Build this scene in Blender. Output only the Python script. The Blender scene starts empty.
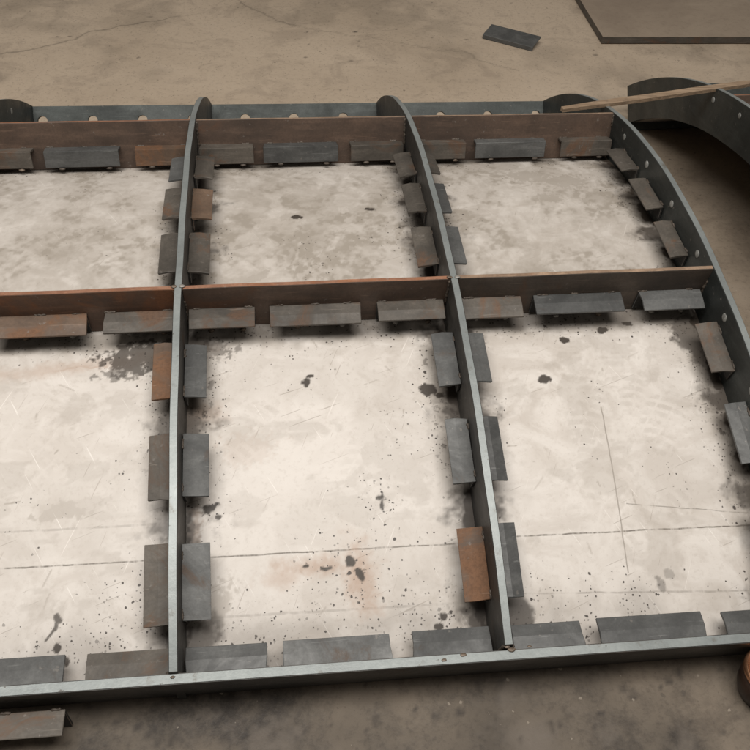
import bpy, bmesh, math, random
import numpy as np
from mathutils import Matrix, Vector

random.seed(7)
rng = np.random.default_rng(11)
C = bpy.context.scene.collection

# ------------------------------------------------------------------ camera, light, exposure
cam_data = bpy.data.cameras.new('camera')
cam = bpy.data.objects.new('camera', cam_data)
C.objects.link(cam)
R = (0.99309473, -0.10915499, 0.04298899)
U = (0.04518647, 0.69407209, 0.71848599)
B = (-0.10826379, -0.71158212, 0.69421166)
cam.matrix_world = Matrix(((R[0], U[0], B[0], 0.16011), (R[1], U[1], B[1], -0.53578),
                           (R[2], U[2], B[2], 1.15928), (0, 0, 0, 1)))
cam_data.sensor_width = 36
cam_data.lens = 40.63
cam_data.clip_start = 0.02
cam_data.clip_end = 200
bpy.context.scene.camera = cam

w = bpy.data.worlds.new('World')
bpy.context.scene.world = w
w.use_nodes = True
bg = w.node_tree.nodes['Background']
bg.inputs['Color'].default_value = (1.0, 0.92, 0.82, 1)
bg.inputs['Strength'].default_value = 0.2


def area_light(name, loc, target, sx, sy, energy, color):
    l = bpy.data.lights.new(name, 'AREA')
    l.shape = 'RECTANGLE'
    l.size, l.size_y, l.energy, l.color = sx, sy, energy, color
    o = bpy.data.objects.new(name, l)
    C.objects.link(o)
    o.location = loc
    o.rotation_euler = (Vector(target) - Vector(loc)).to_track_quat('-Z', 'Y').to_euler()
    return o


area_light('roof_light', (0.1, -0.25, 3.2), (0.2, 0.3, 0), 3.0, 1.1, 120, (1.0, 0.96, 0.91))

vs = bpy.context.scene.view_settings
vs.view_transform = 'Standard'
vs.look = 'None'
vs.exposure = 0.0
vs.gamma = 1.0

# ------------------------------------------------------------------ material helpers


class NT:
    def __init__(self, name):
        self.m = bpy.data.materials.new(name)
        self.m.use_nodes = True
        self.t = self.m.node_tree
        self.bsdf = self.t.nodes['Principled BSDF']
        self.tc = self.t.nodes.new('ShaderNodeTexCoord')
        self.co = self.tc.outputs['Object']

    def link(self, a, b):
        self.t.links.new(a, b)

    def mapped(self, scale, rot=(0, 0, 0)):
        n = self.t.nodes.new('ShaderNodeMapping')
        n.inputs['Scale'].default_value = scale
        n.inputs['Rotation'].default_value = rot
        self.link(self.co, n.inputs['Vector'])
        return n.outputs[0]

    def turned(self, scale, ang):
        """turn about z first, then scale, so streaks can run in any direction"""
        n = self.t.nodes.new('ShaderNodeMapping')
        n.vector_type = 'TEXTURE'
        n.inputs['Scale'].default_value = tuple(1 / v for v in scale)
        n.inputs['Rotation'].default_value = (0, 0, ang)
        self.link(self.co, n.inputs['Vector'])
        return n.outputs[0]

    def noise(self, scale, detail=6, rough=0.6, dist=0.0, vec=None):
        n = self.t.nodes.new('ShaderNodeTexNoise')
        n.inputs['Scale'].default_value = scale
        n.inputs['Detail'].default_value = detail
        n.inputs['Roughness'].default_value = rough
        n.inputs['Distortion'].default_value = dist
        self.link(vec or self.co, n.inputs['Vector'])
        return n.outputs['Fac']

    def ramp(self, src, a, b, va=0.0, vb=1.0):
        n = self.t.nodes.new('ShaderNodeMapRange')
        n.interpolation_type = 'SMOOTHSTEP'
        n.inputs['From Min'].default_value = a
        n.inputs['From Max'].default_value = b
        n.inputs['To Min'].default_value = va
        n.inputs['To Max'].default_value = vb
        self.link(src, n.inputs['Value'])
        return n.outputs[0]

    def math(self, op, a, b):
        n = self.t.nodes.new('ShaderNodeMath')
        n.operation = op
        for i, v in enumerate((a, b)):
            if isinstance(v, (int, float)):
                n.inputs[i].default_value = v
            else:
                self.link(v, n.inputs[i])
        return n.outputs[0]

    def mix(self, fac, a, b, mode='MIX'):
        n = self.t.nodes.new('ShaderNodeMix')
        n.data_type = 'RGBA'
        n.blend_type = mode
        if isinstance(fac, (int, float)):
            n.inputs[0].default_value = fac
        else:
            self.link(fac, n.inputs[0])
        for i, v in ((6, a), (7, b)):
            if isinstance(v, (tuple, list)):
                n.inputs[i].default_value = (*v, 1) if len(v) == 3 else v
            else:
                self.link(v, n.inputs[i])
        return n.outputs[2]

    def bump(self, src, strength, dist=0.002):
        n = self.t.nodes.new('ShaderNodeBump')
        n.inputs['Strength'].default_value = strength
        n.inputs['Distance'].default_value = dist
        self.link(src, n.inputs['Height'])
        self.link(n.outputs[0], self.bsdf.inputs['Normal'])

    def attr(self, name):
        n = self.t.nodes.new('ShaderNodeAttribute')
        n.attribute_name = name
        s = self.t.nodes.new('ShaderNodeSeparateColor')
        self.link(n.outputs['Color'], s.inputs[0])
        return s.outputs

    def out(self, color, rough, metal=0.0, spec=0.5):
        for v, k in ((color, 'Base Color'), (rough, 'Roughness'), (metal, 'Metallic')):
            if isinstance(v, (int, float)):
                self.bsdf.inputs[k].default_value = v
            elif isinstance(v, tuple):
                self.bsdf.inputs[k].default_value = (*v, 1)
            else:
                self.link(v, self.bsdf.inputs[k])
        self.bsdf.inputs['Specular IOR Level'].default_value = spec
        return self.m


def steel(name, dark, light, rust=(0.2, 0.075, 0.03), rust_amt=0.3, rough=0.5, metal=0.25, vary=0.0, scale=1.0):
    n = NT(name)
    a = n.noise(7 * scale, 7, 0.65, 0.6)
    col = n.mix(n.ramp(a, 0.32, 0.68), dark, light)
    streak = n.noise(1.0, 5, 0.6, 0.3, n.mapped((9 * scale, 9 * scale, 55 * scale)))
    col = n.mix(n.ramp(streak, 0.45, 0.75, 0, 0.45), col, tuple(min(1, c * 1.7) for c in light))
    r = n.noise(5.5 * scale, 9, 0.7, 1.2)
    lo = 0.72 - rust_amt * 0.45
    rf = n.ramp(r, lo, lo + 0.16, 0, 0.85)
    fine = n.noise(210, 4, 0.7)
    col = n.mix(rf, col, n.mix(n.ramp(fine, 0.35, 0.65), rust, tuple(c * 0.55 for c in rust)))
    col = n.mix(n.ramp(fine, 0.3, 0.7, 0.3, 0.0), col, tuple(c * 0.5 for c in dark))
    speck = n.noise(90, 3, 0.6)
    col = n.mix(n.ramp(speck, 0.66, 0.74, 0, 0.5), col, (0.22, 0.2, 0.18))
    if vary:
        oi = n.t.nodes.new('ShaderNodeObjectInfo')
        col = n.mix(1.0, col, n.mix(oi.outputs['Random'], (1 - vary,) * 3, (1 + vary,) * 3), 'MULTIPLY')
    scr = n.noise(1.0, 3, 0.6, 0.0, n.mapped((14, 260, 260), (0.3, 0.2, 0.5)))
    col = n.mix(n.ramp(scr, 0.64, 0.72, 0, 0.35), col, tuple(min(1, c * 2.2) for c in light))
    n.bump(n.mix(0.5, a, fine), 0.12, 0.0015)
    return n.out(col, n.ramp(r, 0.3, 0.7, rough - 0.1, rough + 0.15), metal)


M = {}
M['rib_face'] = steel('mill_scale_rib', (0.028, 0.027, 0.025), (0.062, 0.058, 0.052), (0.09, 0.05, 0.028), 0.25, 0.5)
M['rib_face_dark'] = steel('blue_black_rib', (0.022, 0.025, 0.024), (0.045, 0.05, 0.047), (0.06, 0.045, 0.03), 0.08, 0.48)
M['beam_rusty'] = steel('rusty_beam', (0.085, 0.05, 0.034), (0.15, 0.085, 0.055), (0.3, 0.125, 0.055), 0.5, 0.62, 0.05)
M['beam_brown'] = steel('brown_beam', (0.065, 0.045, 0.034), (0.12, 0.078, 0.056), (0.19, 0.09, 0.048), 0.32, 0.6, 0.05)
M['beam_grey'] = steel('grey_beam', (0.052, 0.042, 0.035), (0.095, 0.073, 0.057), (0.15, 0.08, 0.046), 0.28, 0.57, 0.1)
M['end_plate'] = steel('green_grey_plate', (0.042, 0.048, 0.046), (0.08, 0.09, 0.086), (0.1, 0.08, 0.06), 0.1, 0.55)
M['clip_shade'] = steel('shaded_clip_steel', (0.012, 0.011, 0.01), (0.022, 0.02, 0.018), (0.03, 0.02, 0.014), 0.2, 0.8, 0.0)  # near-black colour paints the deep shade on clip legs and undersides
M['clip_grey'] = steel('grey_angle', (0.066, 0.067, 0.066), (0.115, 0.116, 0.113), (0.13, 0.078, 0.048), 0.3, 0.52, 0.2, 0.22, 1.6)
M['clip_brown'] = steel('brown_angle', (0.07, 0.061, 0.051), (0.12, 0.104, 0.087), (0.19, 0.1, 0.055), 0.48, 0.6, 0.1, 0.2, 1.6)
M['clip_rust'] = steel('rust_angle', (0.095, 0.062, 0.042), (0.15, 0.098, 0.066), (0.25, 0.118, 0.055), 0.62, 0.65, 0.0, 0.1, 1.4)
M['rust_edge'] = steel('rust_edge', (0.2, 0.085, 0.045), (0.3, 0.15, 0.09), (0.38, 0.15, 0.06), 0.5, 0.65, 0.0, 0, 3)
M['brown_edge'] = steel('brown_edge', (0.2, 0.13, 0.085), (0.32, 0.22, 0.15), (0.3, 0.14, 0.07), 0.35, 0.6, 0.0, 0, 3)


def cut_edge():
    n = NT('bright_cut_edge')
    a = n.noise(6, 6, 0.6)
    f = n.noise(160, 4, 0.7)
    col = n.mix(n.ramp(a, 0.35, 0.65), (0.225, 0.245, 0.243), (0.28, 0.303, 0.298))
    col = n.mix(n.ramp(f, 0.35, 0.6, 0.35, 0), col, (0.2, 0.22, 0.22))
    s = n.noise(22, 6, 0.75)
    col = n.mix(n.ramp(s, 0.56, 0.7, 0, 0.7), col, (0.13, 0.115, 0.095))
    st = n.noise(1.0, 4, 0.6, 0.0, n.mapped((60, 60, 60)))
    col = n.mix(n.ramp(st, 0.52, 0.72, 0, 0.22), col, (0.38, 0.4, 0.39))
    col = n.mix(n.ramp(st, 0.3, 0.46, 0.25, 0), col, (0.16, 0.17, 0.17))
    nk = n.noise(75, 3, 0.6)
    col = n.mix(n.ramp(nk, 0.68, 0.74, 0, 0.8), col, (0.08, 0.07, 0.06))
    n.bump(f, 0.2, 0.001)
    return n.out(col, n.ramp(a, 0.3, 0.7, 0.38, 0.5), 0.35)


M['cut_edge'] = cut_edge()


def simple(name, a, b, scale, rough, metal=0.0, bump=0.2):
    n = NT(name)
    f = n.noise(scale, 7, 0.65, 0.4)
    n.bump(f, bump, 0.001)
    return n.out(n.mix(n.ramp(f, 0.3, 0.7), a, b), rough, metal)


M['bolt'] = simple('zinc_bolt', (0.15, 0.15, 0.14), (0.36, 0.36, 0.34), 160, 0.6, 0.2)
M['weld'] = simple('weld_bead', (0.1, 0.075, 0.055), (0.22, 0.17, 0.13), 120, 0.5, 0.3, 0.6)
M['weld_dark'] = simple('weld_dark', (0.05, 0.04, 0.032), (0.12, 0.095, 0.075), 150, 0.55, 0.2, 0.6)
M['weld_bright'] = simple('weld_bead_bright', (0.22, 0.21, 0.19), (0.36, 0.34, 0.31), 120, 0.5, 0.3, 0.6)


def sheet_mat():
    n = NT('pale_sheet_steel')
    at = n.attr('stain_shade')
    smear = n.noise(1.0, 6, 0.62, 1.6, n.mapped((9, 11, 11), (0, 0, 0.6)))
    broad = n.noise(2.6, 4, 0.55, 0.8)
    fine = n.noise(130, 5, 0.7)
    col = n.mix(n.ramp(smear, 0.36, 0.62), (0.56, 0.51, 0.46), (0.69, 0.645, 0.598))
    col = n.mix(n.ramp(broad, 0.35, 0.65, 0.0, 0.55), col, (0.73, 0.685, 0.64))
    col = n.mix(n.ramp(fine, 0.3, 0.5, 0.22, 0.0), col, (0.36, 0.31, 0.26))
    # grey smears with far-bay shade, rust, soot, pale scratches from the attribute
    ar = n.t.nodes.new('ShaderNodeAttribute')
    ar.attribute_name = 'arc'
    n.co = ar.outputs['Vector']
    # rubbed scratches, pale and dark, in three directions
    for ang, sc, thr, c3, amt in ((0.5, (260, 9, 1), 0.70, (0.84, 0.8, 0.75), 0.7), (1.9, (240, 8, 1), 0.70, (0.34, 0.3, 0.26), 0.6),
                                  (-0.4, (300, 12, 1), 0.71, (0.36, 0.31, 0.27), 0.55), (2.7, (230, 6, 1), 0.72, (0.85, 0.8, 0.75), 0.6)):
        f_ = n.noise(1.0, 2, 0.5, 0.15, n.turned(sc, ang))
        col = n.mix(n.ramp(f_, thr, thr + 0.03, 0, amt), col, c3)
    sx_ = n.t.nodes.new('ShaderNodeSeparateXYZ')
    n.link(n.co, sx_.inputs[0])
    px, py = sx_.outputs[0], sx_.outputs[1]
    dash = n.noise(1.0, 4, 0.7, 0.0, n.mapped((38, 6, 1)))
    wob = n.math('MULTIPLY', n.math('SUBTRACT', n.noise(30, 2), 0.5), 0.004)
    for y0, k_, wd_, amt, x0_, x1_ in ((0.1545, -0.012, 0.0011, 0.85, -0.46, 0.45), (0.1645, -0.0195, 0.0011, 0.9, 0.45, 0.92), (0.10, -0.055, 0.0012, 0.4, 0.5, 0.92),
                                       (0.207, -0.01, 0.0016, 0.3, -0.46, 0.0), (0.072, -0.015, 0.0016, 0.3, 0.02, 0.45), (0.29, -0.14, 0.0008, 0.6, 0.69, 0.92)):
        ly = n.math('ADD', n.math('MULTIPLY', px, k_), y0)
        dd_ = n.math('ABSOLUTE', n.math('ADD', n.math('SUBTRACT', py, ly), wob), 0)
        inn = n.math('MULTIPLY', n.math('GREATER_THAN', px, x0_), n.math('LESS_THAN', px, x1_))
        k2 = n.math('MULTIPLY', n.math('MULTIPLY', n.ramp(dd_, wd_ * 0.6, wd_ * 1.5, amt, 0), inn), n.ramp(dash, 0.36, 0.56, 0.12, 1.0))
        col = n.mix(k2, col, (0.13, 0.11, 0.09))
    lx = n.math('ABSOLUTE', n.math('ADD', n.math('SUBTRACT', px, n.math('ADD', n.math('MULTIPLY', py, 0.045), 0.668)), wob), 0)
    iy = n.math('MULTIPLY', n.math('GREATER_THAN', py, 0.09), n.math('LESS_THAN', py, 0.36))
    col = n.mix(n.math('MULTIPLY', n.ramp(lx, 0.0006, 0.0014, 0.65, 0), iy), col, (0.2, 0.17, 0.14))
    col = n.mix(at[1], col, (0.35, 0.31, 0.265))
    col = n.mix(at[2], col, (0.36, 0.2, 0.11))
    col = n.mix(at[0], col, (0.045, 0.035, 0.027))
    al = n.t.nodes.new('ShaderNodeAttribute')
    al.attribute_name = 'stain_shade'
    for sc, r0, thr in ((85, 0.10, 0.30), (190, 0.17, 0.12), (45, 0.07, 0.62)):
        wv = n.t.nodes.new('ShaderNodeTexVoronoi')
        wv.inputs['Scale'].default_value = sc
        wv.inputs['Randomness'].default_value = 1.0
        jit = n.noise(sc * 2.2, 3, 0.6)
        n.link(n.co, wv.inputs['Vector'])
        sp = n.t.nodes.new('ShaderNodeSeparateColor')
        n.link(wv.outputs['Color'], sp.inputs[0])
        d = n.math('ADD', wv.outputs['Distance'], n.ramp(jit, 0.3, 0.7, -0.08, 0.08))
        rad = n.math('MULTIPLY', sp.outputs[0], r0 * 2)
        dot = n.ramp(n.math('SUBTRACT', rad, d), -0.02, 0.04)
        dens = n.math('GREATER_THAN', n.math('ADD', al.outputs['Alpha'], n.math('MULTIPLY', sp.outputs[1], 1.0)), 1.0 + thr * 0.4)
        k = n.math('MULTIPLY', n.math('MULTIPLY', dot, dens), n.ramp(sp.outputs[2], 0, 1, 0.5, 0.95))
        col = n.mix(k, col, (0.05, 0.04, 0.034))
    n.bump(n.mix(0.3, smear, fine), 0.12, 0.002)
    return n.out(col, n.ramp(smear, 0.3, 0.7, 0.42, 0.6), 0.0, 0.4)


def floor_mat():
    n = NT('concrete')
    at = n.attr('stain_shade')
    a = n.noise(1.3, 8, 0.6, 0.5)
    b = n.noise(6.5, 8, 0.68, 0.8)
    f = n.noise(70, 6, 0.75)
    g = n.noise(260, 3, 0.7)
    col = n.mix(n.ramp(a, 0.33, 0.66), (0.44, 0.352, 0.262), (0.54, 0.44, 0.335))
    col = n.mix(n.ramp(b, 0.36, 0.5, 0.3, 0), col, (0.25, 0.195, 0.15))
    col = n.mix(n.ramp(b, 0.56, 0.72, 0, 0.3), col, (0.46, 0.385, 0.31))
    col = n.mix(n.ramp(f, 0.36, 0.5, 0.25, 0), col, (0.2, 0.155, 0.12))
    col = n.mix(n.ramp(g, 0.62, 0.75, 0, 0.35), col, (0.4, 0.35, 0.29))
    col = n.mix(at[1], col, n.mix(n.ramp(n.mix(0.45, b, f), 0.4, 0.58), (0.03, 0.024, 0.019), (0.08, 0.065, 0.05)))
    col = n.mix(at[2], col, (0.15, 0.125, 0.102))
    col = n.mix(at[0], col, (0.04, 0.032, 0.026))
    for sc, r0, c3, lim in ((60, 0.14, (0.06, 0.05, 0.04), 0.95), (110, 0.16, (0.36, 0.31, 0.25), 0.93), (190, 0.2, (0.09, 0.07, 0.055), 0.85)):
        wv = n.t.nodes.new('ShaderNodeTexVoronoi')
        wv.inputs['Scale'].default_value = sc
        n.link(n.co, wv.inputs['Vector'])
        sp = n.t.nodes.new('ShaderNodeSeparateColor')
        n.link(wv.outputs['Color'], sp.inputs[0])
        d_ = n.math('ADD', wv.outputs['Distance'], n.ramp(n.noise(sc * 2.5, 2), 0.3, 0.7, -0.12, 0.12))
        dot = n.math('MULTIPLY', n.ramp(n.math('SUBTRACT', n.math('MULTIPLY', sp.outputs[0], r0 * 2), d_), -0.03, 0.05), n.math('GREATER_THAN', sp.outputs[1], lim))
        col = n.mix(n.math('MULTIPLY', dot, 0.5), col, c3)
    sc1 = n.noise(1.0, 3, 0.5, 0.4, n.turned((60, 5, 1), 0.9))
    col = n.mix(n.ramp(sc1, 0.68, 0.8, 0, 0.06), col, (0.42, 0.36, 0.29))
    n.bump(n.mix(0.5, b, f), 0.45, 0.003)
    return n.out(col, n.ramp(b, 0.3, 0.7, 0.5, 0.7), 0.0, 0.45)


M['sheet'] = sheet_mat()
M['floor'] = floor_mat()

# ------------------------------------------------------------------ profile of the arched frame (y away from camera, z up)
K = (0.56339532, -0.41858618, 0.14567928, -0.06483974)
YM, YF, YE = 0.5648775, 1.1189448, 1.6022507
RX = (-0.4556, 0.0, 0.45, 0.9130)
T2 = 0.0061                       # half the rib thickness


def prof(y):
    return 0.1 + K[0] * y + K[1] * y ** 2 + K[2] * y ** 3 + K[3] * y ** 4


def slope(y):
    return K[0] + 2 * K[1] * y + 3 * K[2] * y * y + 4 * K[3] * y ** 3


def off(y, h):
    s = slope(y)
    q = math.hypot(1, s)
    return y - s / q * h, prof(y) + h / q


def link(name, bm, mats, parent=None, smooth=False):
    me = bpy.data.meshes.new(name)
    bmesh.ops.recalc_face_normals(bm, faces=bm.faces)
    bm.to_mesh(me)
    bm.free()
    for m in (mats if isinstance(mats, (list, tuple)) else [mats]):
        me.materials.append(m)
    if smooth:
        me.shade_smooth()
    o = bpy.data.objects.new(name, me)
    C.objects.link(o)
    if parent:
        o.parent = parent
    return o


def hexa(bm, pts, mat=0, bevel=0.0):
    """pts: 4 bottom, 4 top corners in the same turning order"""
    v = [bm.verts.new(p) for p in pts]
    fs = [bm.faces.new([v[i] for i in q]) for q in ((3, 2, 1, 0), (4, 5, 6, 7), (0, 1, 5, 4), (1, 2, 6, 5), (2, 3, 7, 6), (3, 0, 4, 7))]
    for f in fs:
        f.material_index = mat
    if bevel:
        bmesh.ops.recalc_face_normals(bm, faces=fs)
        bmesh.ops.bevel(bm, geom=list({e for f in fs for e in f.edges}), offset=bevel, segments=1, affect='EDGES')
    return fs


def vnoise(x, y, seed, octaves=4, pers=0.5):
    out = np.zeros_like(x, dtype=float)
    amp, tot = 1.0, 0.0
    for o in range(octaves):
        g = np.random.default_rng(seed + o).random((256, 256))
        xi = np.floor(x).astype(int)
        yi = np.floor(y).astype(int)
        fx, fy = x - xi, y - yi
        fx, fy = fx * fx * (3 - 2 * fx), fy * fy * (3 - 2 * fy)
        a, b = g[xi % 256, yi % 256], g[(xi + 1) % 256, yi % 256]
        c, d = g[xi % 256, (yi + 1) % 256], g[(xi + 1) % 256, (yi + 1) % 256]
        out += amp * ((a * (1 - fx) + b * fx) * (1 - fy) + (c * (1 - fx) + d * fx) * fy)
        tot += amp
        amp *= pers
        x, y = x * 2.03 + 17.3, y * 2.03 + 5.1
    return out / tot


def sstep(a, b, x):
    t = np.clip((x - a) / (b - a), 0, 1)
    return t * t * (3 - 2 * t)


def grid_mesh(name, xs, ys, zfun, col, mat, parent=None):
    """one sheet from a grid of x and y, with a 'stain' colour attribute of marks and painted shade"""
    X, Y = np.meshgrid(xs, ys)
    PX, PY, PZ = zfun(X, Y)
    nx, ny = len(xs), len(ys)
    me = bpy.data.meshes.new(name)
    co = np.stack([PX, PY, PZ], -1).reshape(-1, 3).astype(np.float32)
    idx = np.arange(nx * ny).reshape(ny, nx)
    q = np.stack([idx[:-1, :-1], idx[:-1, 1:], idx[1:, 1:], idx[1:, :-1]], -1).reshape(-1, 4).astype(np.int32)
    me.vertices.add(len(co))
    me.vertices.foreach_set('co', co.ravel())
    me.loops.add(q.size)
    me.loops.foreach_set('vertex_index', q.ravel())
    me.polygons.add(len(q))
    me.polygons.foreach_set('loop_start', np.arange(0, q.size, 4, dtype=np.int32))
    me.update(calc_edges=True)
    a = me.color_attributes.new('stain_shade', 'FLOAT_COLOR', 'POINT')
    rgba = np.ones((nx * ny, 4), np.float32)
    for k in range(len(col)):
        rgba[:, k] = np.clip(col[k], 0, 1).ravel()
    a.data.foreach_set('color', rgba.ravel())
    arc = me.attributes.new('arc', 'FLOAT_VECTOR', 'POINT')
    arc.data.foreach_set('vector', np.stack([X, Y, X * 0], -1).astype(np.float32).ravel())
    me.materials.append(mat)
    me.shade_smooth()
    o = bpy.data.objects.new(name, me)
    C.objects.link(o)
    if parent:
        o.parent = parent
    return o


def seg_dist(X, Y, pts):
    d = np.full(X.shape, 9.0)
    for (x0, y0), (x1, y1) in zip(pts, pts[1:]):
        L = (x1 - x0) ** 2 + (y1 - y0) ** 2
        t = np.clip(((X - x0) * (x1 - x0) + (Y - y0) * (y1 - y0)) / L, 0, 1)
        d = np.minimum(d, np.hypot(X - x0 - t * (x1 - x0), Y - y0 - t * (y1 - y0)))
    return d


# ------------------------------------------------------------------ concrete floor
fx = np.concatenate([np.linspace(-30, -1.5, 30)[:-1], np.arange(-1.5, -0.9, 0.03), np.arange(-0.9, 2.2, 0.006), np.linspace(2.2, 30, 40)])
fy = np.concatenate([np.linspace(-20, -0.4, 24)[:-1], np.arange(-0.4, 0.08, 0.006), np.arange(0.08, 1.55, 0.03), np.arange(1.55, 2.9, 0.006), np.linspace(2.9, 40, 50)])
X, Y = np.meshgrid(fx, fy)
wx = X + 0.05 * (vnoise(X * 14, Y * 14, 3) - 0.5)
wy = Y + 0.05 * (vnoise(X * 14, Y * 14, 9) - 0.5)
cr = np.zeros_like(X)
for pts, wd, st in (
        ([(-0.80, 2.12), (-0.667, 2.155), (-0.582, 2.184), (-0.456, 2.259), (-0.403, 2.339), (-0.295, 2.388), (-0.134, 2.448)], 0.005, 0.8),
        ([(0.02, 2.75), (0.051, 2.603), (0.13, 2.5), (0.206, 2.405), (0.26, 2.38)], 0.006, 0.7),
        ([(0.206, 2.405), (0.36, 2.33), (0.519, 2.27), (0.724, 2.173), (0.80, 2.15), (0.843, 2.094), (0.958, 2.019)], 0.0035, 0.5),
        ([(-0.134, 2.448), (-0.02, 2.52), (0.03, 2.66)], 0.004, 0.35)):
    dd = seg_dist(wx, wy, pts)
    v = vnoise(X * 30, Y * 30, 21, 2)
    cr = np.maximum(cr, 0.62 * st * sstep(1.0, 0.3, dd / (wd * (0.4 + 1.0 * v))))
    cr = np.maximum(cr, 0.14 * st * sstep(1.0, 0.0, dd / 0.03) * sstep(0.4, 0.7, v))
for _ in range(260):                                   # grit and drips
    x0, y0 = (rng.uniform(-0.8, 2.0), rng.uniform(1.65, 2.8)) if rng.random() < 0.14 else (rng.uniform(-0.3, 1.3), rng.uniform(-0.2, 0.02))
    r0 = rng.uniform(0.002, 0.006)
    ix = slice(*np.searchsorted(fx, (x0 - 0.03, x0 + 0.03)))
    iy = slice(*np.searchsorted(fy, (y0 - 0.03, y0 + 0.03)))
    dd = np.hypot((X[iy, ix] - x0) * rng.uniform(0.6, 1.4), Y[iy, ix] - y0)
    cr[iy, ix] = np.maximum(cr[iy, ix], rng.uniform(0.3, 0.9) * sstep(r0 * 1.4, r0 * 0.6, dd))
n1 = vnoise(X * 3.2, Y * 3.2, 40, 5)
n2 = vnoise(X * 9, Y * 9, 50, 5)
# darker floor in front; shade painted into the aisle and under the second frame
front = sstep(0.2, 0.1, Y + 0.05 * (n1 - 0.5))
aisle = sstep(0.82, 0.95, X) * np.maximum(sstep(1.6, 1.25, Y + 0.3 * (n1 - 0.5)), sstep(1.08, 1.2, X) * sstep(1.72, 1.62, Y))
dirt_shade = np.maximum(np.maximum(0.95 * front, 0.55 * aisle) * (0.66 + 0.55 * n2), 0.22 * sstep(0.5, 0.68, n1) * sstep(0.35, 0.6, n2))
n5 = vnoise(X * 26, Y * 26, 57, 5, 0.6)
pale = (0.55 * sstep(0.56, 0.7, n5 * 0.6 + n2 * 0.4) + 0.8 * sstep(0.045, 0.01, np.hypot((X - 0.48) * 0.8, Y + 0.075) + 0.05 * (n5 - 0.5))) * front
grid_floor = grid_mesh('floor', fx, fy, lambda X, Y: (X, Y, X * 0), (cr, dirt_shade, pale), M['floor'])
grid_floor['kind'] = 'structure'

# ------------------------------------------------------------------ the arched frame
frame = bpy.data.objects.new('arched_steel_frame', None)
C.objects.link(frame)
frame['label'] = 'large arched steel frame with pale sheet between its ribs, filling the photo'
frame['category'] = 'steel frame'
frame['group'] = 'arched steel frames'

# pale sheet, bent to the arch, with its soot, spatter, scribe lines and footprints
sx = np.arange(RX[0], RX[3] + 0.0001, 0.0018)
sy = np.concatenate([np.arange(-0.018, 0.6, 0.0018), np.arange(0.6, 1.601, 0.003)])
X, Y = np.meshgrid(sx, sy)
n1 = vnoise(X * 9, Y * 9, 60, 5)
n2 = vnoise(X * 28, Y * 28, 70, 4, 0.6)
n3 = vnoise(X * 90, Y * 90, 80, 3, 0.6)
n4 = vnoise(X * 190, Y * 190, 85, 2, 0.6)
wx = X + 0.03 * (n2 - 0.5)
wy = Y + 0.03 * (vnoise(X * 28, Y * 28, 90, 3) - 0.5)
soot = np.zeros_like(X)
grey = np.zeros_like(X)
rust = np.zeros_like(X)


def win(x0, y0, r):
    return slice(*np.searchsorted(sy, (y0 - r, y0 + r))), slice(*np.searchsorted(sx, (x0 - r, x0 + r)))


def blot(layer, x0, y0, ra, rb, ang=0.0, s=0.85, rag=0.6, soft=0.18):
    i = win(x0, y0, 2.2 * max(ra, rb))
    u, v = X[i] - x0, Y[i] - y0
    c, k = math.cos(ang), math.sin(ang)
    d = np.hypot((c * u + k * v) / ra, (-k * u + c * v) / rb) + rag * (n2[i] - 0.5) * 1.6 + rag * 1.8 * (n3[i] - 0.5) + rag * 1.2 * (n4[i] - 0.5)
    layer[i] = np.maximum(layer[i], s * sstep(1.0 + soft, 1.0 - soft, d))


# grime beside every rib and beam where it was welded
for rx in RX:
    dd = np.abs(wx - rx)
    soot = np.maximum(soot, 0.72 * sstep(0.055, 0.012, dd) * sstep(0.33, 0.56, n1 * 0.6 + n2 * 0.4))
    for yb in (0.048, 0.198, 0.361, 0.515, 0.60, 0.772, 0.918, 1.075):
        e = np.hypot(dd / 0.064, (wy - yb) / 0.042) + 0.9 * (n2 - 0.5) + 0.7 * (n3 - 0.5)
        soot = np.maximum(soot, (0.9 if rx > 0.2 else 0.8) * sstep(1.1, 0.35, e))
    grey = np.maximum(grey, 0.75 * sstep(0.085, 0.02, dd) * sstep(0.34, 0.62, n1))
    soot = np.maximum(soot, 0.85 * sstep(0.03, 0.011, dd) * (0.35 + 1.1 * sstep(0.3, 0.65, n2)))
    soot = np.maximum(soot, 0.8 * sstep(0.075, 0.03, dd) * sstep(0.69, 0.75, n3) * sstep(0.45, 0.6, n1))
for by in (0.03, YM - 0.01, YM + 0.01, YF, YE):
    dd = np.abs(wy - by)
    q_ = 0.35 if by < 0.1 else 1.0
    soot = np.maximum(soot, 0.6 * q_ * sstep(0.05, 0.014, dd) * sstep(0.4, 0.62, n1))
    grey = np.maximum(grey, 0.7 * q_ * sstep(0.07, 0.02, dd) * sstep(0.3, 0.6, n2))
# trodden smears in the far bays, plus grey painting in their dimmer light
far = sstep(0.5, 0.62, Y)
grey = np.maximum(grey, 0.68 * far * (0.46 + 0.3 * sstep(0.38, 0.64, n1) + 0.22 * sstep(0.4, 0.62, n2) + 0.18 * sstep(0.42, 0.62, n3) + 0.3 * sstep(0.5, 0.56, n2 * 0.5 + n1 * 0.5) * sstep(0.4, 0.6, n3) + 0.35 * sstep(0.5, 0.62, vnoise(X * 17 + 3 * n1, Y * 12, 110, 5, 0.6))))
grey = np.maximum(grey, 0.16 * sstep(0.45, 0.62, n1))
grey = np.maximum(grey, 0.3 * sstep(0.55, 0.68, vnoise(X * 14 + 2 * n1, Y * 20, 120, 5, 0.62)))
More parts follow.
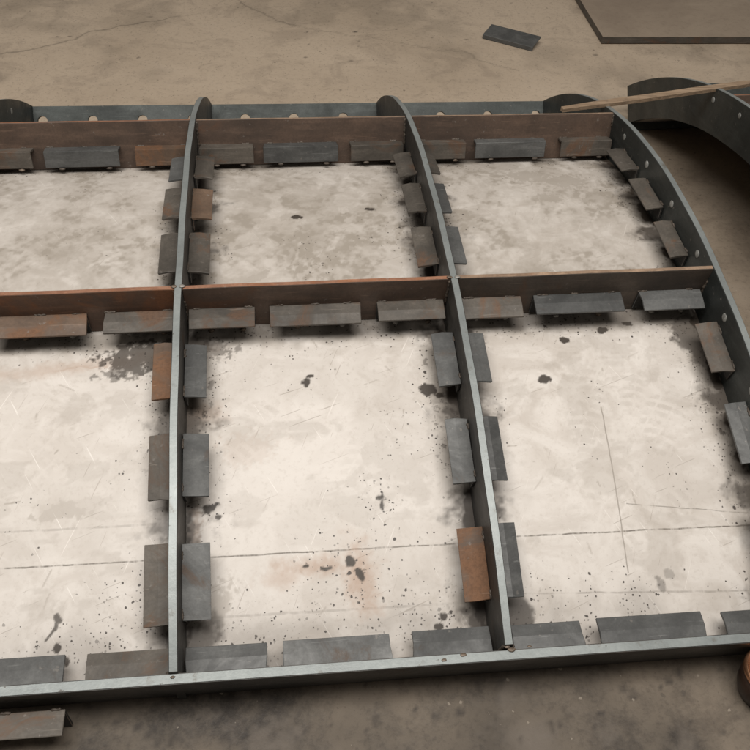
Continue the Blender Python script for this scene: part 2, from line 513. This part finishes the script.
# streaks of wiping in the far bays (negative grey = clean metal)
for _ in range(46):
    x0, y0 = rng.uniform(-0.4, 0.9), rng.uniform(0.6, 1.05)
    a = rng.normal(0.9, 0.5)
    L = rng.uniform(0.02, 0.09)
    d = seg_dist(wx, wy, [(x0, y0), (x0 + L * math.cos(a), y0 + L * math.sin(a))])
    wd = rng.uniform(0.003, 0.008)
    k = sstep(wd * 1.3, wd * 0.5, d)
    if rng.random() < 0.6:
        grey = grey * (1 - 0.35 * k)
    else:
        grey = np.maximum(grey, 0.35 * k)
# where weld spatter and grit gathers (read by the shader)
dens = 0.04 + 0.36 * sstep(0.5, 0.66, n1) * sstep(0.4, 0.6, n2)
for rx in RX:
    dens = np.maximum(dens, 1.05 * sstep(0.10, 0.02, np.abs(wx - rx)) * (0.15 + 0.95 * sstep(0.4, 0.62, n1)))
for by in (0.03, YM, YF):
    dens = np.maximum(dens, 0.95 * sstep(0.10, 0.02, np.abs(wy - by)) * (0.25 + 0.9 * sstep(0.35, 0.65, n1)))
for x0, y0, r in ((0.41, 0.4, 0.05), (0.24, 0.12, 0.07), (0.30, 0.22, 0.04), (0.04, 0.22, 0.04), (-0.05, 0.06, 0.09), (0.48, 0.05, 0.07), (0.4, 0.05, 0.06)):
    dens = np.maximum(dens, 1.05 * sstep(r * 1.5, r * 0.3, np.hypot(wx - x0, wy - y0)))
# short scratches
for _ in range(150):
    x0, y0, a, L = rng.uniform(-0.35, 0.9), rng.uniform(0.02, 1.05), rng.uniform(0, math.pi), rng.uniform(0.004, 0.03)
    i = win(x0, y0, 0.05)
    if X[i].size == 0:
        continue
    d = seg_dist(X[i], Y[i], [(x0, y0), (x0 + L * math.cos(a), y0 + L * math.sin(a))])
    grey[i] = np.maximum(grey[i], rng.uniform(0.25, 0.85) * sstep(0.0018, 0.0007, d) * sstep(0.3, 0.5, n3[i]))
# the blots one can point to
for b in ((0.888, 0.505, 0.045, 0.045, 0.4, 0.78, 0.25), (0.9, 0.455, 0.033, 0.04, 0, 0.78, 0.2), (0.488, 0.045, 0.03, 0.024, 0, 0.85, 0.2),
          (0.199, 0.434, 0.009, 0.008), (0.206, 0.446, 0.006, 0.004), (0.401, 0.408, 0.014, 0.011), (0.418, 0.398, 0.008, 0.006),
          (0.042, 0.226, 0.013, 0.009, 0.4), (0.055, 0.212, 0.005, 0.004), (0.301, 0.228, 0.009, 0.007), (0.303, 0.215, 0.003, 0.008),
          (0.599, 0.418, 0.010, 0.008), (0.651, 0.498, 0.008, 0.006), (0.725, 0.517, 0.011, 0.007), (0.77, 0.53, 0.009, 0.006),
          (-0.172, 0.046, 0.007, 0.009), (-0.16, 0.03, 0.005, 0.006), (0.381, 0.05, 0.006, 0.005), (0.372, 0.036, 0.006, 0.004),
          (0.248, 0.135, 0.009, 0.008), (0.262, 0.115, 0.005, 0.009, 0.4), (0.2, 0.863, 0.012, 0.007), (0.346, 0.887, 0.012, 0.006),
          (0.21, 0.127, 0.01, 0.004), (0.182, 0.132, 0.006, 0.003), (0.72, 0.07, 0.012, 0.006, 1.9, 0.5), (0.735, 0.085, 0.009, 0.007, 0, 0.35)):
    b = list(b) + [0, 0, 0, 0][len(b) - 4:] if len(b) < 4 else list(b)
    ang = b[4] if len(b) > 4 else 0
    s = b[5] if len(b) > 5 else 0.96
    rag = b[6] if len(b) > 6 else 0.6
    blot(soot, b[0], b[1], b[2], b[3], ang, s, rag)
d = seg_dist(wx, wy, [(-0.173, 0.083), (-0.178, 0.068), (-0.186, 0.05)])
soot = np.maximum(soot, 0.85 * sstep(0.0035, 0.0015, d))
blot(soot, -0.172, 0.085, 0.006, 0.006)
blot(soot, -0.06, 0.505, 0.075, 0.03, 0.1, 0.85, 0.8)
blot(soot, -0.10, 0.475, 0.05, 0.012, 0.1, 0.6, 1.4)
blot(soot, 0.03, 0.51, 0.05, 0.02, 0, 0.6, 0.8)
for b in ((0.705, 1.02, 0.05, 0.028, 0, 0.8, 0.9), (0.775, 0.99, 0.04, 0.03, 0.5, 0.8, 0.9), (0.72, 0.915, 0.03, 0.018, 0, 0.85, 0.8), (0.2, 0.865, 0.03, 0.015, 0, 0.7),
          (0.35, 0.888, 0.045, 0.014, 0, 0.7), (0.12, 0.68, 0.03, 0.012, 0.6, 0.75), (0.06, 0.67, 0.02, 0.01, 0, 0.75), (0.10, 0.80, 0.02, 0.04, 0.4, 0.5),
          (0.22, 0.79, 0.03, 0.03, 0, 0.45, 0.9), (0.88, 0.7, 0.03, 0.14, 0.1, 0.5, 0.8), (0.87, 0.93, 0.03, 0.1, 0.1, 0.6, 0.8), (0.36, 0.72, 0.03, 0.07, 0, 0.5, 0.9),
          (0.4, 0.95, 0.04, 0.08, 0, 0.5, 0.9), (0.05, 0.93, 0.03, 0.09, 0, 0.45, 0.9), (-0.17, 0.235, 0.035, 0.012, 0.2, 0.5, 0.9), (0.04, 0.085, 0.035, 0.03, 0.5, 0.5, 0.8),
          (0.09, 0.225, 0.03, 0.02, 0, 0.2)):
    blot(grey, *b)
for b in ((0.262, 0.115, 0.02, 0.045, 0.2, 0.55, 0.5, 0.8), (0.2, 0.13, 0.055, 0.014, 0, 0.5, 0.6, 0.8), (0.15, 0.118, 0.03, 0.012, 0, 0.35, 0.6, 0.8), (0.03, 0.385, 0.03, 0.02, 0, 0.3, 0.6, 0.9), (-0.17, 0.485, 0.14, 0.012, 0.1, 0.32, 0.6, 0.9),
          (0.02, 0.2, 0.012, 0.03, 0, 0.35), (0.10, 0.32, 0.05, 0.03, 0, 0.12)):
    blot(rust, *b)
d = seg_dist(wx, wy, [(-0.245, 0.470), (-0.16, 0.485), (-0.05, 0.49)])
rust = np.maximum(rust, 0.45 * sstep(0.006, 0.001, d) * sstep(0.35, 0.6, n2))
# footprints: ribbed sole marks in the near bays
for x0, y0, a, s in ((0.66, 0.36, 1.35, 0.34), (0.79, 0.33, 1.1, 0.3), (0.735, 0.44, 1.5, 0.3), (0.08, 0.32, 0.9, 0.26), (0.30, 0.34, 1.2, 0.16), (0.74, 0.17, 0.6, 0.3), (0.63, 0.22, 1.4, 0.2), (-0.22, 0.33, 1.1, 0.14)):
    u = (X - x0) * math.cos(a) + (Y - y0) * math.sin(a)
    v = -(X - x0) * math.sin(a) + (Y - y0) * math.cos(a)
    env = sstep(1.1, 0.7, np.hypot(u / 0.105, v / 0.042) + 0.7 * (n1 - 0.5))
    r = np.hypot(u + 0.13, v * 1.2)
    bars = sstep(0.3, 0.5, 0.5 + 0.5 * np.sin(r * 2 * math.pi / 0.0165 + 2.2 * (n1 - 0.5))) * sstep(0.12, 0.3, np.abs(np.sin(v * math.pi / 0.028 + r * 25)))
    grey = np.maximum(grey, 1.0 * s * env * bars * sstep(0.36, 0.6, n2 * 0.5 + n1 * 0.5))


def bent(X, Y):
    s = K[0] + 2 * K[1] * Y + 3 * K[2] * Y ** 2 + 4 * K[3] * Y ** 3
    z = 0.1 + K[0] * Y + K[1] * Y ** 2 + K[2] * Y ** 3 + K[3] * Y ** 4
    q = np.hypot(1, s)
    return X, Y + s / q * 0.1, np.maximum(z - 0.1 / q, 0.0045)


sheet = grid_mesh('sheet', sx, sy, bent, (soot, grey, rust, dens), M['sheet'], frame)
sheet['label'] = 'pale smeared steel sheet bent to the arch'
so = sheet.modifiers.new('thickness', 'SOLIDIFY')
so.thickness = 0.003
so.offset = -1


def rib(x, face, dents):
    bm = bmesh.new()
    n = 90
    y0 = 0.0085
    ts = [y0 + (YE - y0) * i / n for i in range(n + 1)]
    top = [(t, prof(t)) for t in ts]
    bot = [(0.021, 0.001)]
    for i in range(n + 1):
        p = off(0.0 + YE * i / n, -0.103)
        if p[0] > 0.05 and p[1] > 0.002:
            bot.append(p)
    bot.append(off(YE, -0.119))
    # strip of quads between resampled curves
    def resample(c, m):
        L = [0]
        for a, b in zip(c, c[1:]):
            L.append(L[-1] + math.dist(a, b))
        out, j = [], 0
        for k in range(m + 1):
            s = L[-1] * k / m
            while j < len(c) - 2 and L[j + 1] < s:
                j += 1
            f = (s - L[j]) / (L[j + 1] - L[j])
            out.append((c[j][0] + f * (c[j + 1][0] - c[j][0]), c[j][1] + f * (c[j + 1][1] - c[j][1])))
        return out
    T, Bt = resample(top, n), resample(bot, n)
    ph = random.random() * 6
    rows = []
    for k in range(n + 1):
        wob = 0.0006 * math.sin(T[k][0] * 9 + ph) + 0.0004 * math.sin(T[k][0] * 31 + ph)
        rows.append([bm.verts.new((x + wob + s * T2, *p)) for s, p in ((-1, T[k]), (1, T[k]), (1, Bt[k]), (-1, Bt[k]))])
    for a, b in zip(rows, rows[1:]):
        for i in range(4):
            f = bm.faces.new((a[i], a[(i + 1) % 4], b[(i + 1) % 4], b[i]))
            f.material_index = 1 if i == 0 else 0
    bm.faces.new(rows[0])
    bm.faces.new(rows[-1][::-1])
    edges = [e for e in bm.edges if len(e.link_faces) == 2 and {f.material_index for f in e.link_faces} == {0, 1}]
    bmesh.ops.recalc_face_normals(bm, faces=bm.faces)
    bmesh.ops.bevel(bm, geom=edges, offset=0.0009, segments=1, affect='EDGES')
    return link('rib', bm, [face, M['cut_edge']], frame)


ribs = [rib(x, M['rib_face_dark'] if i in (0, 3) else M['rib_face'], i) for i, x in enumerate(RX)]

end_bolts = []
# bolts through the outer ribs, a round head on either side
for i in (0, 3):
    for t in (0.07, 0.20, 0.34, 0.48, 0.626, 0.768, 0.912, 1.047, 1.17, 1.30, 1.429, 1.528):
        if (i == 3 and t > 1.25) or t in (1.30, 1.528):
            continue
        y, z = off(t, -0.027)
        bm = bmesh.new()
        bmesh.ops.create_uvsphere(bm, u_segments=16, v_segments=12, radius=random.uniform(0.0066, 0.0078))
        for v in bm.verts:
            a = v.co.z
            v.co = (RX[i] + (math.copysign(T2 + 0.3 * abs(a), a) if abs(a) > 1e-4 else 0), y + v.co.x, z + v.co.y)
        bo = link('bolt', bm, M['bolt'], ribs[i], True)
        if t > 1.25:
            end_bolts.append(bo)


def beam_y(yc, k, x):
    return yc + k * (x - 0.2)


def cross_beam(name, yc, k, x0, x1, thick, face, edge, htop=-0.0012, hbot=-0.0985):
    bm = bmesh.new()
    pts = []
    n = 8
    rows = []
    for j in range(n + 1):
        x = x0 + (x1 - x0) * j / n
        y = beam_y(yc, k, x)
        s = slope(y)
        q = math.hypot(1, s)
        tx = (1 / q * thick / 2, s / q * thick / 2)
        wob = 0.0007 * math.sin(j * 1.7 + yc * 9 + x0 * 5)
        r = []
        for sg, h in ((-1, htop), (1, htop), (1, hbot), (-1, hbot)):
            p = off(y, h)
            r.append(bm.verts.new((x, p[0] + sg * tx[0] + wob, p[1] + sg * tx[1])))
        rows.append(r)
    for a, b in zip(rows, rows[1:]):
        for i in range(4):
            f = bm.faces.new((a[i], a[(i + 1) % 4], b[(i + 1) % 4], b[i]))
            f.material_index = 1 if i == 0 else 0
    bm.faces.new(rows[0])
    bm.faces.new(rows[-1][::-1])
    bmesh.ops.recalc_face_normals(bm, faces=bm.faces)
    edges = [e for e in bm.edges if len(e.link_faces) == 2 and {f.material_index for f in e.link_faces} == {0, 1}]
    bmesh.ops.bevel(bm, geom=edges, offset=0.0008, segments=1, affect='EDGES')
    return link(name, bm, [face, edge], frame)


for c in range(3):
    a, b = RX[c] + T2 + 0.0003, RX[c + 1] - T2 - 0.0003
    cross_beam('cross_beam', YM, 0.0055, a, b, 0.008, M[('beam_rusty', 'beam_brown', 'beam_grey')[c]], M[('rust_edge', 'rust_edge', 'brown_edge')[c]])
    cross_beam('cross_beam', YF, 0.0135, a, b, 0.008, M[('beam_brown', 'beam_brown', 'beam_brown')[c]], M[('rust_edge', 'brown_edge', 'brown_edge')[c]])

# end plates with bolt holes
HOLES = ((-0.43, -0.301, -0.174, -0.045), (0.092, 0.221, 0.353), (0.49, 0.619, 0.75, 0.885))
for c in range(3):
    a, b = RX[c] + T2 + 0.0003, RX[c + 1] - T2 - 0.0003
    bm = bmesh.new()
    loops = [[(a, -0.0015), (b, -0.0015), (b, -0.124), (a, -0.124)]]
    for hx in HOLES[c]:
        if not (a + 0.02 < hx < b - 0.02):
            hx = min(max(hx, a + 0.022), b - 0.022)
        hc = -0.0375
        loops.append([(hx + 0.0125 * math.cos(q * math.pi / 8), hc + 0.0115 * math.sin(q * math.pi / 8)) for q in range(16)])
    ed = []
    for L in loops:
        vsx = [bm.verts.new((x, 0, h)) for x, h in L]
        ed += [bm.edges.new((vsx[i], vsx[(i + 1) % len(vsx)])) for i in range(len(vsx))]
    bmesh.ops.triangle_fill(bm, edges=ed, use_beauty=True)
    r = bmesh.ops.extrude_face_region(bm, geom=list(bm.faces))
    for v in r['geom']:
        if isinstance(v, bmesh.types.BMVert):
            v.co.y = -0.009
    s = slope(YE)
    q = math.hypot(1, s)
    for v in bm.verts:
        u, h = v.co.y, v.co.z
        p = off(YE, h)
        v.co = (v.co.x, p[0] + u / q, p[1] + u * s / q)
    link('end_plate', bm, M['end_plate'], frame)

# near edge beam, tipped a little towards the camera
bm = bmesh.new()
n = 16
rows = []
for j in range(n + 1):
    x = RX[0] - T2 + (RX[3] - RX[0] + 2 * T2) * j / n
    y = -0.0116 * (x - 0.2)
    rows.append([bm.verts.new(p) for p in ((x, y - 0.0076, 0.0985), (x, y + 0.0068, 0.1003), (x, y + 0.040, 0.002), (x, y + 0.024, 0.0005))])
for a, b in zip(rows, rows[1:]):
    for i in range(4):
        f = bm.faces.new((a[i], a[(i + 1) % 4], b[(i + 1) % 4], b[i]))
        f.material_index = 1 if i == 0 else 0
bm.faces.new(rows[0])
bm.faces.new(rows[-1][::-1])
bmesh.ops.recalc_face_normals(bm, faces=bm.faces)
edges = [e for e in bm.edges if len(e.link_faces) == 2 and {f.material_index for f in e.link_faces} == {0, 1}]
bmesh.ops.bevel(bm, geom=edges, offset=0.0012, segments=2, affect='EDGES')
link('edge_beam', bm, [M['rib_face'], M['cut_edge']], frame)


def bead(p, q, r, mat, parent):
    """one lumpy weld run as a single closed tube"""
    p, q = Vector(p), Vector(q)
    ax = (q - p).normalized()
    e1 = ax.orthogonal().normalized()
    e2 = ax.cross(e1)
    m = max(4, int((q - p).length / (r * 0.8)))
    bm = bmesh.new()
    rows = []
    for i in range(m + 1):
        c = p.lerp(q, i / m) + e1 * random.uniform(-0.3, 0.3) * r + e2 * random.uniform(-0.3, 0.3) * r
        k = r * (0.5 if i in (0, m) else random.uniform(0.75, 1.25))
        rows.append([bm.verts.new(c + (e1 * math.cos(g * math.pi / 3) + e2 * math.sin(g * math.pi / 3)) * k) for g in range(6)])
    for a, b in zip(rows, rows[1:]):
        for g in range(6):
            bm.faces.new((a[g], a[(g + 1) % 6], b[(g + 1) % 6], b[g]))
    bm.faces.new(rows[0])
    bm.faces.new(rows[-1][::-1])
    return link('weld_bead', bm, mat, parent, True)


def angle_clip(origin, along, out, up, length, wd, drop, mat, front=False, th=0.0042):
    """an L-section clip: flange standing out from the plate, leg going down to the sheet"""
    o, a, t, u = (Vector(v) for v in (origin, along, out, up))
    bm = bmesh.new()
    sk = [random.uniform(-0.0025, 0.0025) for _ in range(4)]

    def box(a0, a1, t0, t1, u0, u1):
        P = []
        for uu in (u0, u1):
            for aa, tt, k in ((a0, t0, 0), (a1, t0, 1), (a1, t1, 2), (a0, t1, 3)):
                P.append(o + a * (aa + (sk[k] if tt > 0.01 else 0)) + t * tt + u * uu)
        return P
    hw, dp = wd * random.uniform(0.48, 0.56), wd * random.uniform(0.05, 0.11)
    prof2 = [(0, 0), (hw, 0), (wd, -dp), (wd - 0.001, -dp - th), (hw - 0.0015, -th), (th, -th), (th, -drop), (0, -drop)] if not front else \
            [(0, 0), (wd, 0), (wd, -drop), (wd - th, -drop), (wd - th, -th), (0, -th)]
    ends = []
    for k, aa in enumerate((0, length)):
        ends.append([bm.verts.new(o + a * (aa + (sk[k] if tt > 0.01 else 0)) + t * tt + u * uu) for tt, uu in prof2])
    m = len(prof2)
    # the end of an L is closed with two quads that share the inner corner
    quads = (((1, 2, 3, 4), (0, 1, 4, 5), (0, 5, 6, 7)) if not front else ((1, 2, 3, 4), (0, 1, 4, 5)))
    for e in ends:
        for qd in quads:
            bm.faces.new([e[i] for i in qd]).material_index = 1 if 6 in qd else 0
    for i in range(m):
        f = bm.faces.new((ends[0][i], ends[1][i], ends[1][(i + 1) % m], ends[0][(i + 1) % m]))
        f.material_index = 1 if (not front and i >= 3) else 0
    bmesh.ops.recalc_face_normals(bm, faces=bm.faces)
    sharp = [e for e in bm.edges if len(e.link_faces) == 2 and e.calc_face_angle(0) > 0.6]
    bmesh.ops.bevel(bm, geom=sharp, offset=0.0006, segments=1, affect='EDGES')
    for v in bm.verts:                              # sheared edges are never quite straight
        v.co += Vector((random.uniform(-1, 1), random.uniform(-1, 1), random.uniform(-1, 1))) * 0.0003
    res = link('angle_clip', bm, [mat, M['clip_shade']], frame)
    # tack welds where the flange meets the plate
    for c0 in ((0.1, 0.86) if length < 0.13 else (0.08, 0.48, 0.88)):
        c0 += random.uniform(-0.05, 0.05)
        hl = random.uniform(0.005, 0.01)
        bead(o + a * (length * c0 - hl), o + a * (length * c0 + hl), random.uniform(0.0016, 0.0024), M['weld_dark'], res)
    return res


def blob(p, r, mat, parent, squash=(1, 1, 1)):
    bm = bmesh.new()
    bmesh.ops.create_icosphere(bm, subdivisions=2, radius=r)
    for v in bm.verts:
        k = 1 + random.uniform(-0.16, 0.16)
        v.co = Vector((v.co.x * squash[0] * k, v.co.y * squash[1] * k, v.co.z * squash[2] * k)) + Vector(p)
    return link('weld_bead', bm, mat, parent, True)


CG, CB, CR = M['clip_grey'], M['clip_brown'], M['clip_rust']
# clips along the ribs (y ranges measured along the arch)
RIBY = [(0.066, 0.166), (0.230, 0.331), (0.391, 0.488), (0.647, 0.749), (0.794, 0.898), (0.938, 1.04)]
looks = {(0, 1): [CG, CG, CG, CG, CG, CG], (1, -1): [CB, CB, CR, CB, CB, CG], (1, 1): [CG, CG, CG, CB, CR, CB],
         (2, -1): [CR, CG, CG, CB, CB, CB], (2, 1): [CG, CG, CG, CG, CG, CB], (3, -1): [CG, CG, CB, CB, CB, CB]}
for (ri, sg), mats in looks.items():
    for (a, b), mt in zip(RIBY, mats):
        a += random.uniform(-0.003, 0.003)
        b += random.uniform(-0.003, 0.003)
        p, q = off(a, -0.05), off(b, -0.05)
        al = Vector((0, q[0] - p[0], q[1] - p[1]))
        L = al.length
        al.normalize()
        nn = Vector((0, -al.z, al.y))
        tilt = random.uniform(-0.05, 0.05)
        outv = (Vector((sg, 0, 0)) + nn * tilt).normalized()
        wd = 0.036 + random.uniform(-0.002, 0.003) + (0.002 if a < 0.2 else 0)
        c = angle_clip((RX[ri] + sg * (T2 + 0.0006), p[0], p[1]), al, outv, nn, L, wd, 0.028, mt)
        if mt is CR:
            c['label'] = 'rusty orange angle clip'
# clips along the beams
CELLX = [(-0.389, -0.324, -0.302, -0.153, -0.124, -0.012), (0.011, 0.119, 0.143, 0.296, 0.324, 0.438), (0.468, 0.574, 0.597, 0.754, 0.787, 0.9)]
CELLX[0] = (-0.446, -0.326, -0.303, -0.153, -0.123, -0.012)
farmat = [CB, CG, CR, CB, CG, CB, CB, CG, CB]
midmat = [CR, CR, CB, CB, CB, CB, CB, CG, CG]
nearmat = [CG, CG, CB, CG, CG, CG, CG, CG, CG]
k = 0
for c in range(3):
    for j in range(3):
        x0, x1 = CELLX[c][2 * j], CELLX[c][2 * j + 1]
        L = x1 - x0
        # far beam: front leg turned down, so its face shows
        y = beam_y(YF, 0.0135, (x0 + x1) / 2)
        s = slope(y)
        q = math.hypot(1, s)
        tg = Vector((0, -1 / q, -s / q))
        nn = Vector((0, -s / q, 1 / q))
        p = off(y, -0.0525)
        o = Vector((x0, p[0], p[1])) + tg * 0.0046
        f = angle_clip(o, (1, 0.0135, 0), tg, nn, L, 0.027, 0.034, farmat[k], True)
        if farmat[k] is CR:
            f['label'] = 'angle clip with an orange rusty flange'
        for bx in ((0.3, 0.8) if j != 1 else (0.22, 0.85)):
            pp = o + Vector((L * bx, 0, 0)) + tg * 0.028 - nn * 0.036
            blob(pp, 0.0038, M['weld_dark'] if random.random() < 0.8 else M['weld'], f, (1.6, 0.8, 0.6))
        # middle beam
        y = beam_y(YM, 0.0055, (x0 + x1) / 2)
        s = slope(y)
        q = math.hypot(1, s)
        tg = Vector((0, -1 / q, -s / q))
        nn = Vector((0, -s / q, 1 / q))
        p = off(y, -0.051)
        o = Vector((x0, p[0], p[1])) + tg * 0.0046
        tl = (tg + nn * random.uniform(-0.12, 0.02)).normalized()
        f = angle_clip(o, (1, 0.0055, 0), tl, nn, L, 0.039, 0.042, midmat[k])
        if midmat[k] is CR:
            f['label'] = 'rust brown angle clip'
        for bx in (0.3, 0.8):
            pp = o + Vector((L * bx, 0, 0)) + tg * 0.012 - nn * 0.043
            blob(pp, 0.0045, M['weld_bright'] if random.random() < 0.5 else M['weld'], f, (1.2, 1, 0.8))
        # near beam, on its inside
        if True:
            y = -0.0116 * ((x0 + x1) / 2 - 0.2)
            tg = Vector((0, 0.965, 0.26))
            nn = Vector((0, -0.26, 0.965))
            o = Vector((x0, y + 0.0275, 0.054))
            angle_clip(o, (1, -0.0116, 0), tg, nn, L, 0.037 + random.uniform(0, 0.004), 0.043, nearmat[k])
        k += 1
# one clip on the outside of the near beam
f = angle_clip((-0.30, -0.0015, 0.052), (1, -0.0116, 0), (0, -0.995, -0.05), (0, -0.05, 0.995), 0.156, 0.034, 0.049, CB)
f['label'] = 'angle clip on the outer face of the near beam'
# weld tacks on the near beam
for x, y, z, r in ((0.452, 0.003, 0.101, 0.0052), (0.447, 0.009, 0.1, 0.004), (0.358, -0.003, 0.0995, 0.0035), (0.385, 0.002, 0.1, 0.004), (0.0, 0.004, 0.1005, 0.003), (0.478, 0.006, 0.1005, 0.0028)):
    blob((x, y, z), r * 0.85, M['weld'], frame, (1.3, 0.8, 0.3))
for ri in (1, 2):
    p = off(YM, 0.0005)
    blob((RX[ri] + 0.006, p[0], p[1]), 0.0032, M['weld_bright'], frame, (1.6, 1.2, 0.35))
    blob((RX[ri] - 0.007, p[0], p[1]), 0.003, M['weld'], frame, (1.6, 1.2, 0.35))


for yc, kk in ((YM, 0.0055), (YF, 0.0135)):
    for i in range(4):
        for sg in (-1, 1):
            if (i == 0 and sg < 0) or (i == 3 and sg > 0):
                continue
            x = RX[i] + sg * (T2 + 0.0006)
            y = beam_y(yc, kk, x) - 0.005
            h0, h1 = random.choice(((-0.004, -0.06), (-0.03, -0.09), (-0.004, -0.03)))
            p, q = off(y, h0), off(y, h1)
            bead((x, *p), (x, *q), 0.0026, M['weld_dark'], frame)
for i in (1, 2):
    for sg in (-1, 1):
        bead((RX[i] + sg * (T2 + 0.0005), 0.0105, 0.098), (RX[i] + sg * (T2 + 0.0005), 0.022, 0.055), 0.0026, M['weld_dark'], frame)


# ------------------------------------------------------------------ the second frame, a copy, standing to the right
def copy_tree(o, parent=None):
    c = o.copy()
    C.objects.link(c)
    c.parent = parent
    for ch in list(o.children):
        if ch not in end_bolts and not (ch.name.startswith('weld_bead') and o.name.startswith('angle_clip')):
            copy_tree(ch, c)
    return c


frame2 = copy_tree(frame)
rz = 0.046
ex, ey = RX[0] - T2, YE                       # far end of its left rib goes to (1.183, 1.702)
frame2.rotation_euler = (0, 0, rz)
frame2.location = (1.180 - (math.cos(rz) * ex - math.sin(rz) * ey), 1.69 - (math.sin(rz) * ex + math.cos(rz) * ey), 0)
frame2['label'] = 'dark arched steel frame cut off by the right edge, propping up a lath'

# ------------------------------------------------------------------ wooden lath bridging the two frames
def wood():
    n = NT('weathered_wood')
    g = n.noise(1.0, 6, 0.65, 0.8, n.mapped((6, 160, 160)))
    f = n.noise(40, 5, 0.6)
    col = n.mix(n.ramp(g, 0.3, 0.7), (0.2, 0.135, 0.085), (0.36, 0.26, 0.175))
    col = n.mix(n.ramp(f, 0.3, 0.5, 0.5, 0), col, (0.12, 0.085, 0.06))
    n.bump(g, 0.4, 0.001)
    return n.out(col, 0.75)


A = Vector((0.913, 1.187, prof(1.187)))
Bp = Vector((1.195, 1.262, 0.2905))
dr = (Bp - A)
Lg = dr.length
dr.normalize()
bm = bmesh.new()
side = Vector((-dr.y, dr.x, 0)).normalized()
upv = dr.cross(side)
n = 14
rows = []
l0, l1 = -0.118, 0.50
for j in range(n + 1):
    t = l0 + (l1 - l0) * j / n
    hw = 0.009 * (0.55 + 0.45 * min(1, j / 3)) * (1 if j < n - 2 else 0.7)
    p = A + dr * t + upv * 0.0004 * math.sin(j * 0.9)
    rows.append([bm.verts.new(p + side * a + upv * b) for a, b in ((-hw, 0.0085), (hw, 0.0095), (hw, 0.001), (-hw, 0.0005))])
for a, b in zip(rows, rows[1:]):
    for i in range(4):
        bm.faces.new((a[i], a[(i + 1) % 4], b[(i + 1) % 4], b[i]))
bm.faces.new(rows[0])
bm.faces.new(rows[-1][::-1])
bmesh.ops.recalc_face_normals(bm, faces=bm.faces)
o = link('wooden_lath', bm, wood())
o['label'] = 'thin weathered wooden lath laid across the tops of the two frames'
o['category'] = 'wood strip'

# ------------------------------------------------------------------ flat plate at the top right of the floor
n = NT('dusty_plate')
a_ = n.noise(2.2, 7, 0.65, 0.7)
f_ = n.noise(60, 5, 0.7)
c_ = n.mix(n.ramp(a_, 0.35, 0.65), (0.27, 0.21, 0.158), (0.35, 0.28, 0.212))
c_ = n.mix(n.ramp(f_, 0.35, 0.5, 0.3, 0), c_, (0.2, 0.155, 0.115))
n.bump(f_, 0.2, 0.002)
plate_mat = n.out(c_, 0.55)
bm = bmesh.new()
xy = [(1.288, 2.213), (2.75, 2.205), (2.75, 3.3), (1.33, 3.3), (1.312, 2.66), (1.30, 2.45)]
lo = [bm.verts.new((x, y, 0.004)) for x, y in xy]
hi = [bm.verts.new((x, y, 0.026)) for x, y in xy]
bm.faces.new(hi)
bm.faces.new(lo[::-1])
for i in range(len(xy)):
    f = bm.faces.new((lo[i], lo[(i + 1) % len(xy)], hi[(i + 1) % len(xy)], hi[i]))
    f.material_index = 1
bmesh.ops.recalc_face_normals(bm, faces=bm.faces)
o = link('steel_plate', bm, [plate_mat, M['clip_brown']])
o['label'] = 'large flat dusty plate lying on the concrete at the top right corner'
o['category'] = 'plate'

# ------------------------------------------------------------------ loose angle offcut on the floor
P0, P1 = Vector((0.884, 2.262, 0)), Vector((1.032, 2.156, 0))
al = (P1 - P0)
Lb = al.length
al.normalize()
sd = Vector((-al.y, al.x, 0))
bm = bmesh.new()
pr = [(0.0, 0.0), (0.0, 0.014), (0.072, 0.026), (0.072, 0.021), (0.005, 0.010), (0.005, 0.0)]
ends = [[bm.verts.new(P0 + al * t + sd * s + Vector((0, 0, z + 0.001))) for s, z in pr] for t in (0, Lb)]
bm.faces.new(ends[0])
bm.faces.new(ends[1][::-1])
for i in range(6):
    bm.faces.new((ends[0][i], ends[1][i], ends[1][(i + 1) % 6], ends[0][(i + 1) % 6]))
bmesh.ops.recalc_face_normals(bm, faces=bm.faces)
bmesh.ops.bevel(bm, geom=list(bm.edges), offset=0.001, segments=1, affect='EDGES')
o = link('angle_offcut', bm, CG)
o['label'] = 'short loose grey angle offcut lying alone on the floor behind the frame'
o['category'] = 'steel offcut'

# ------------------------------------------------------------------ small pot at the right edge
pot = bpy.data.objects.new('metal_pot', None)
C.objects.link(pot)
pot.location = (0.826, -0.043, 0.0)
pot['label'] = 'round dark pot with a shiny copper rim on the floor by the near beam'
pot['category'] = 'pot'


def lathe(prof2, seg=48):
    bm = bmesh.new()
    rings = [[bm.verts.new((r * math.cos(2 * math.pi * i / seg), r * math.sin(2 * math.pi * i / seg), z)) for i in range(seg)] for r, z in prof2]
    for a, b in zip(rings, rings[1:]):
        for i in range(seg):
            bm.faces.new((a[i], a[(i + 1) % seg], b[(i + 1) % seg], b[i]))
    bm.faces.new(rings[0])
    bm.faces.new(rings[-1][::-1])
    return bm


link('body', lathe([(0.024, 0.001), (0.034, 0.007), (0.039, 0.022), (0.041, 0.055), (0.0385, 0.055), (0.037, 0.027), (0.03, 0.011)]), simple('dark_pot', (0.02, 0.012, 0.009), (0.045, 0.025, 0.017), 30, 0.4, 0.3), pot, True)
link('rim', lathe([(0.0375, 0.0552), (0.0415, 0.0552), (0.0425, 0.060), (0.0405, 0.066), (0.0385, 0.066), (0.0372, 0.060)]), simple('copper_rim', (0.6, 0.28, 0.14), (0.8, 0.45, 0.28), 30, 0.22, 0.9), pot, True)
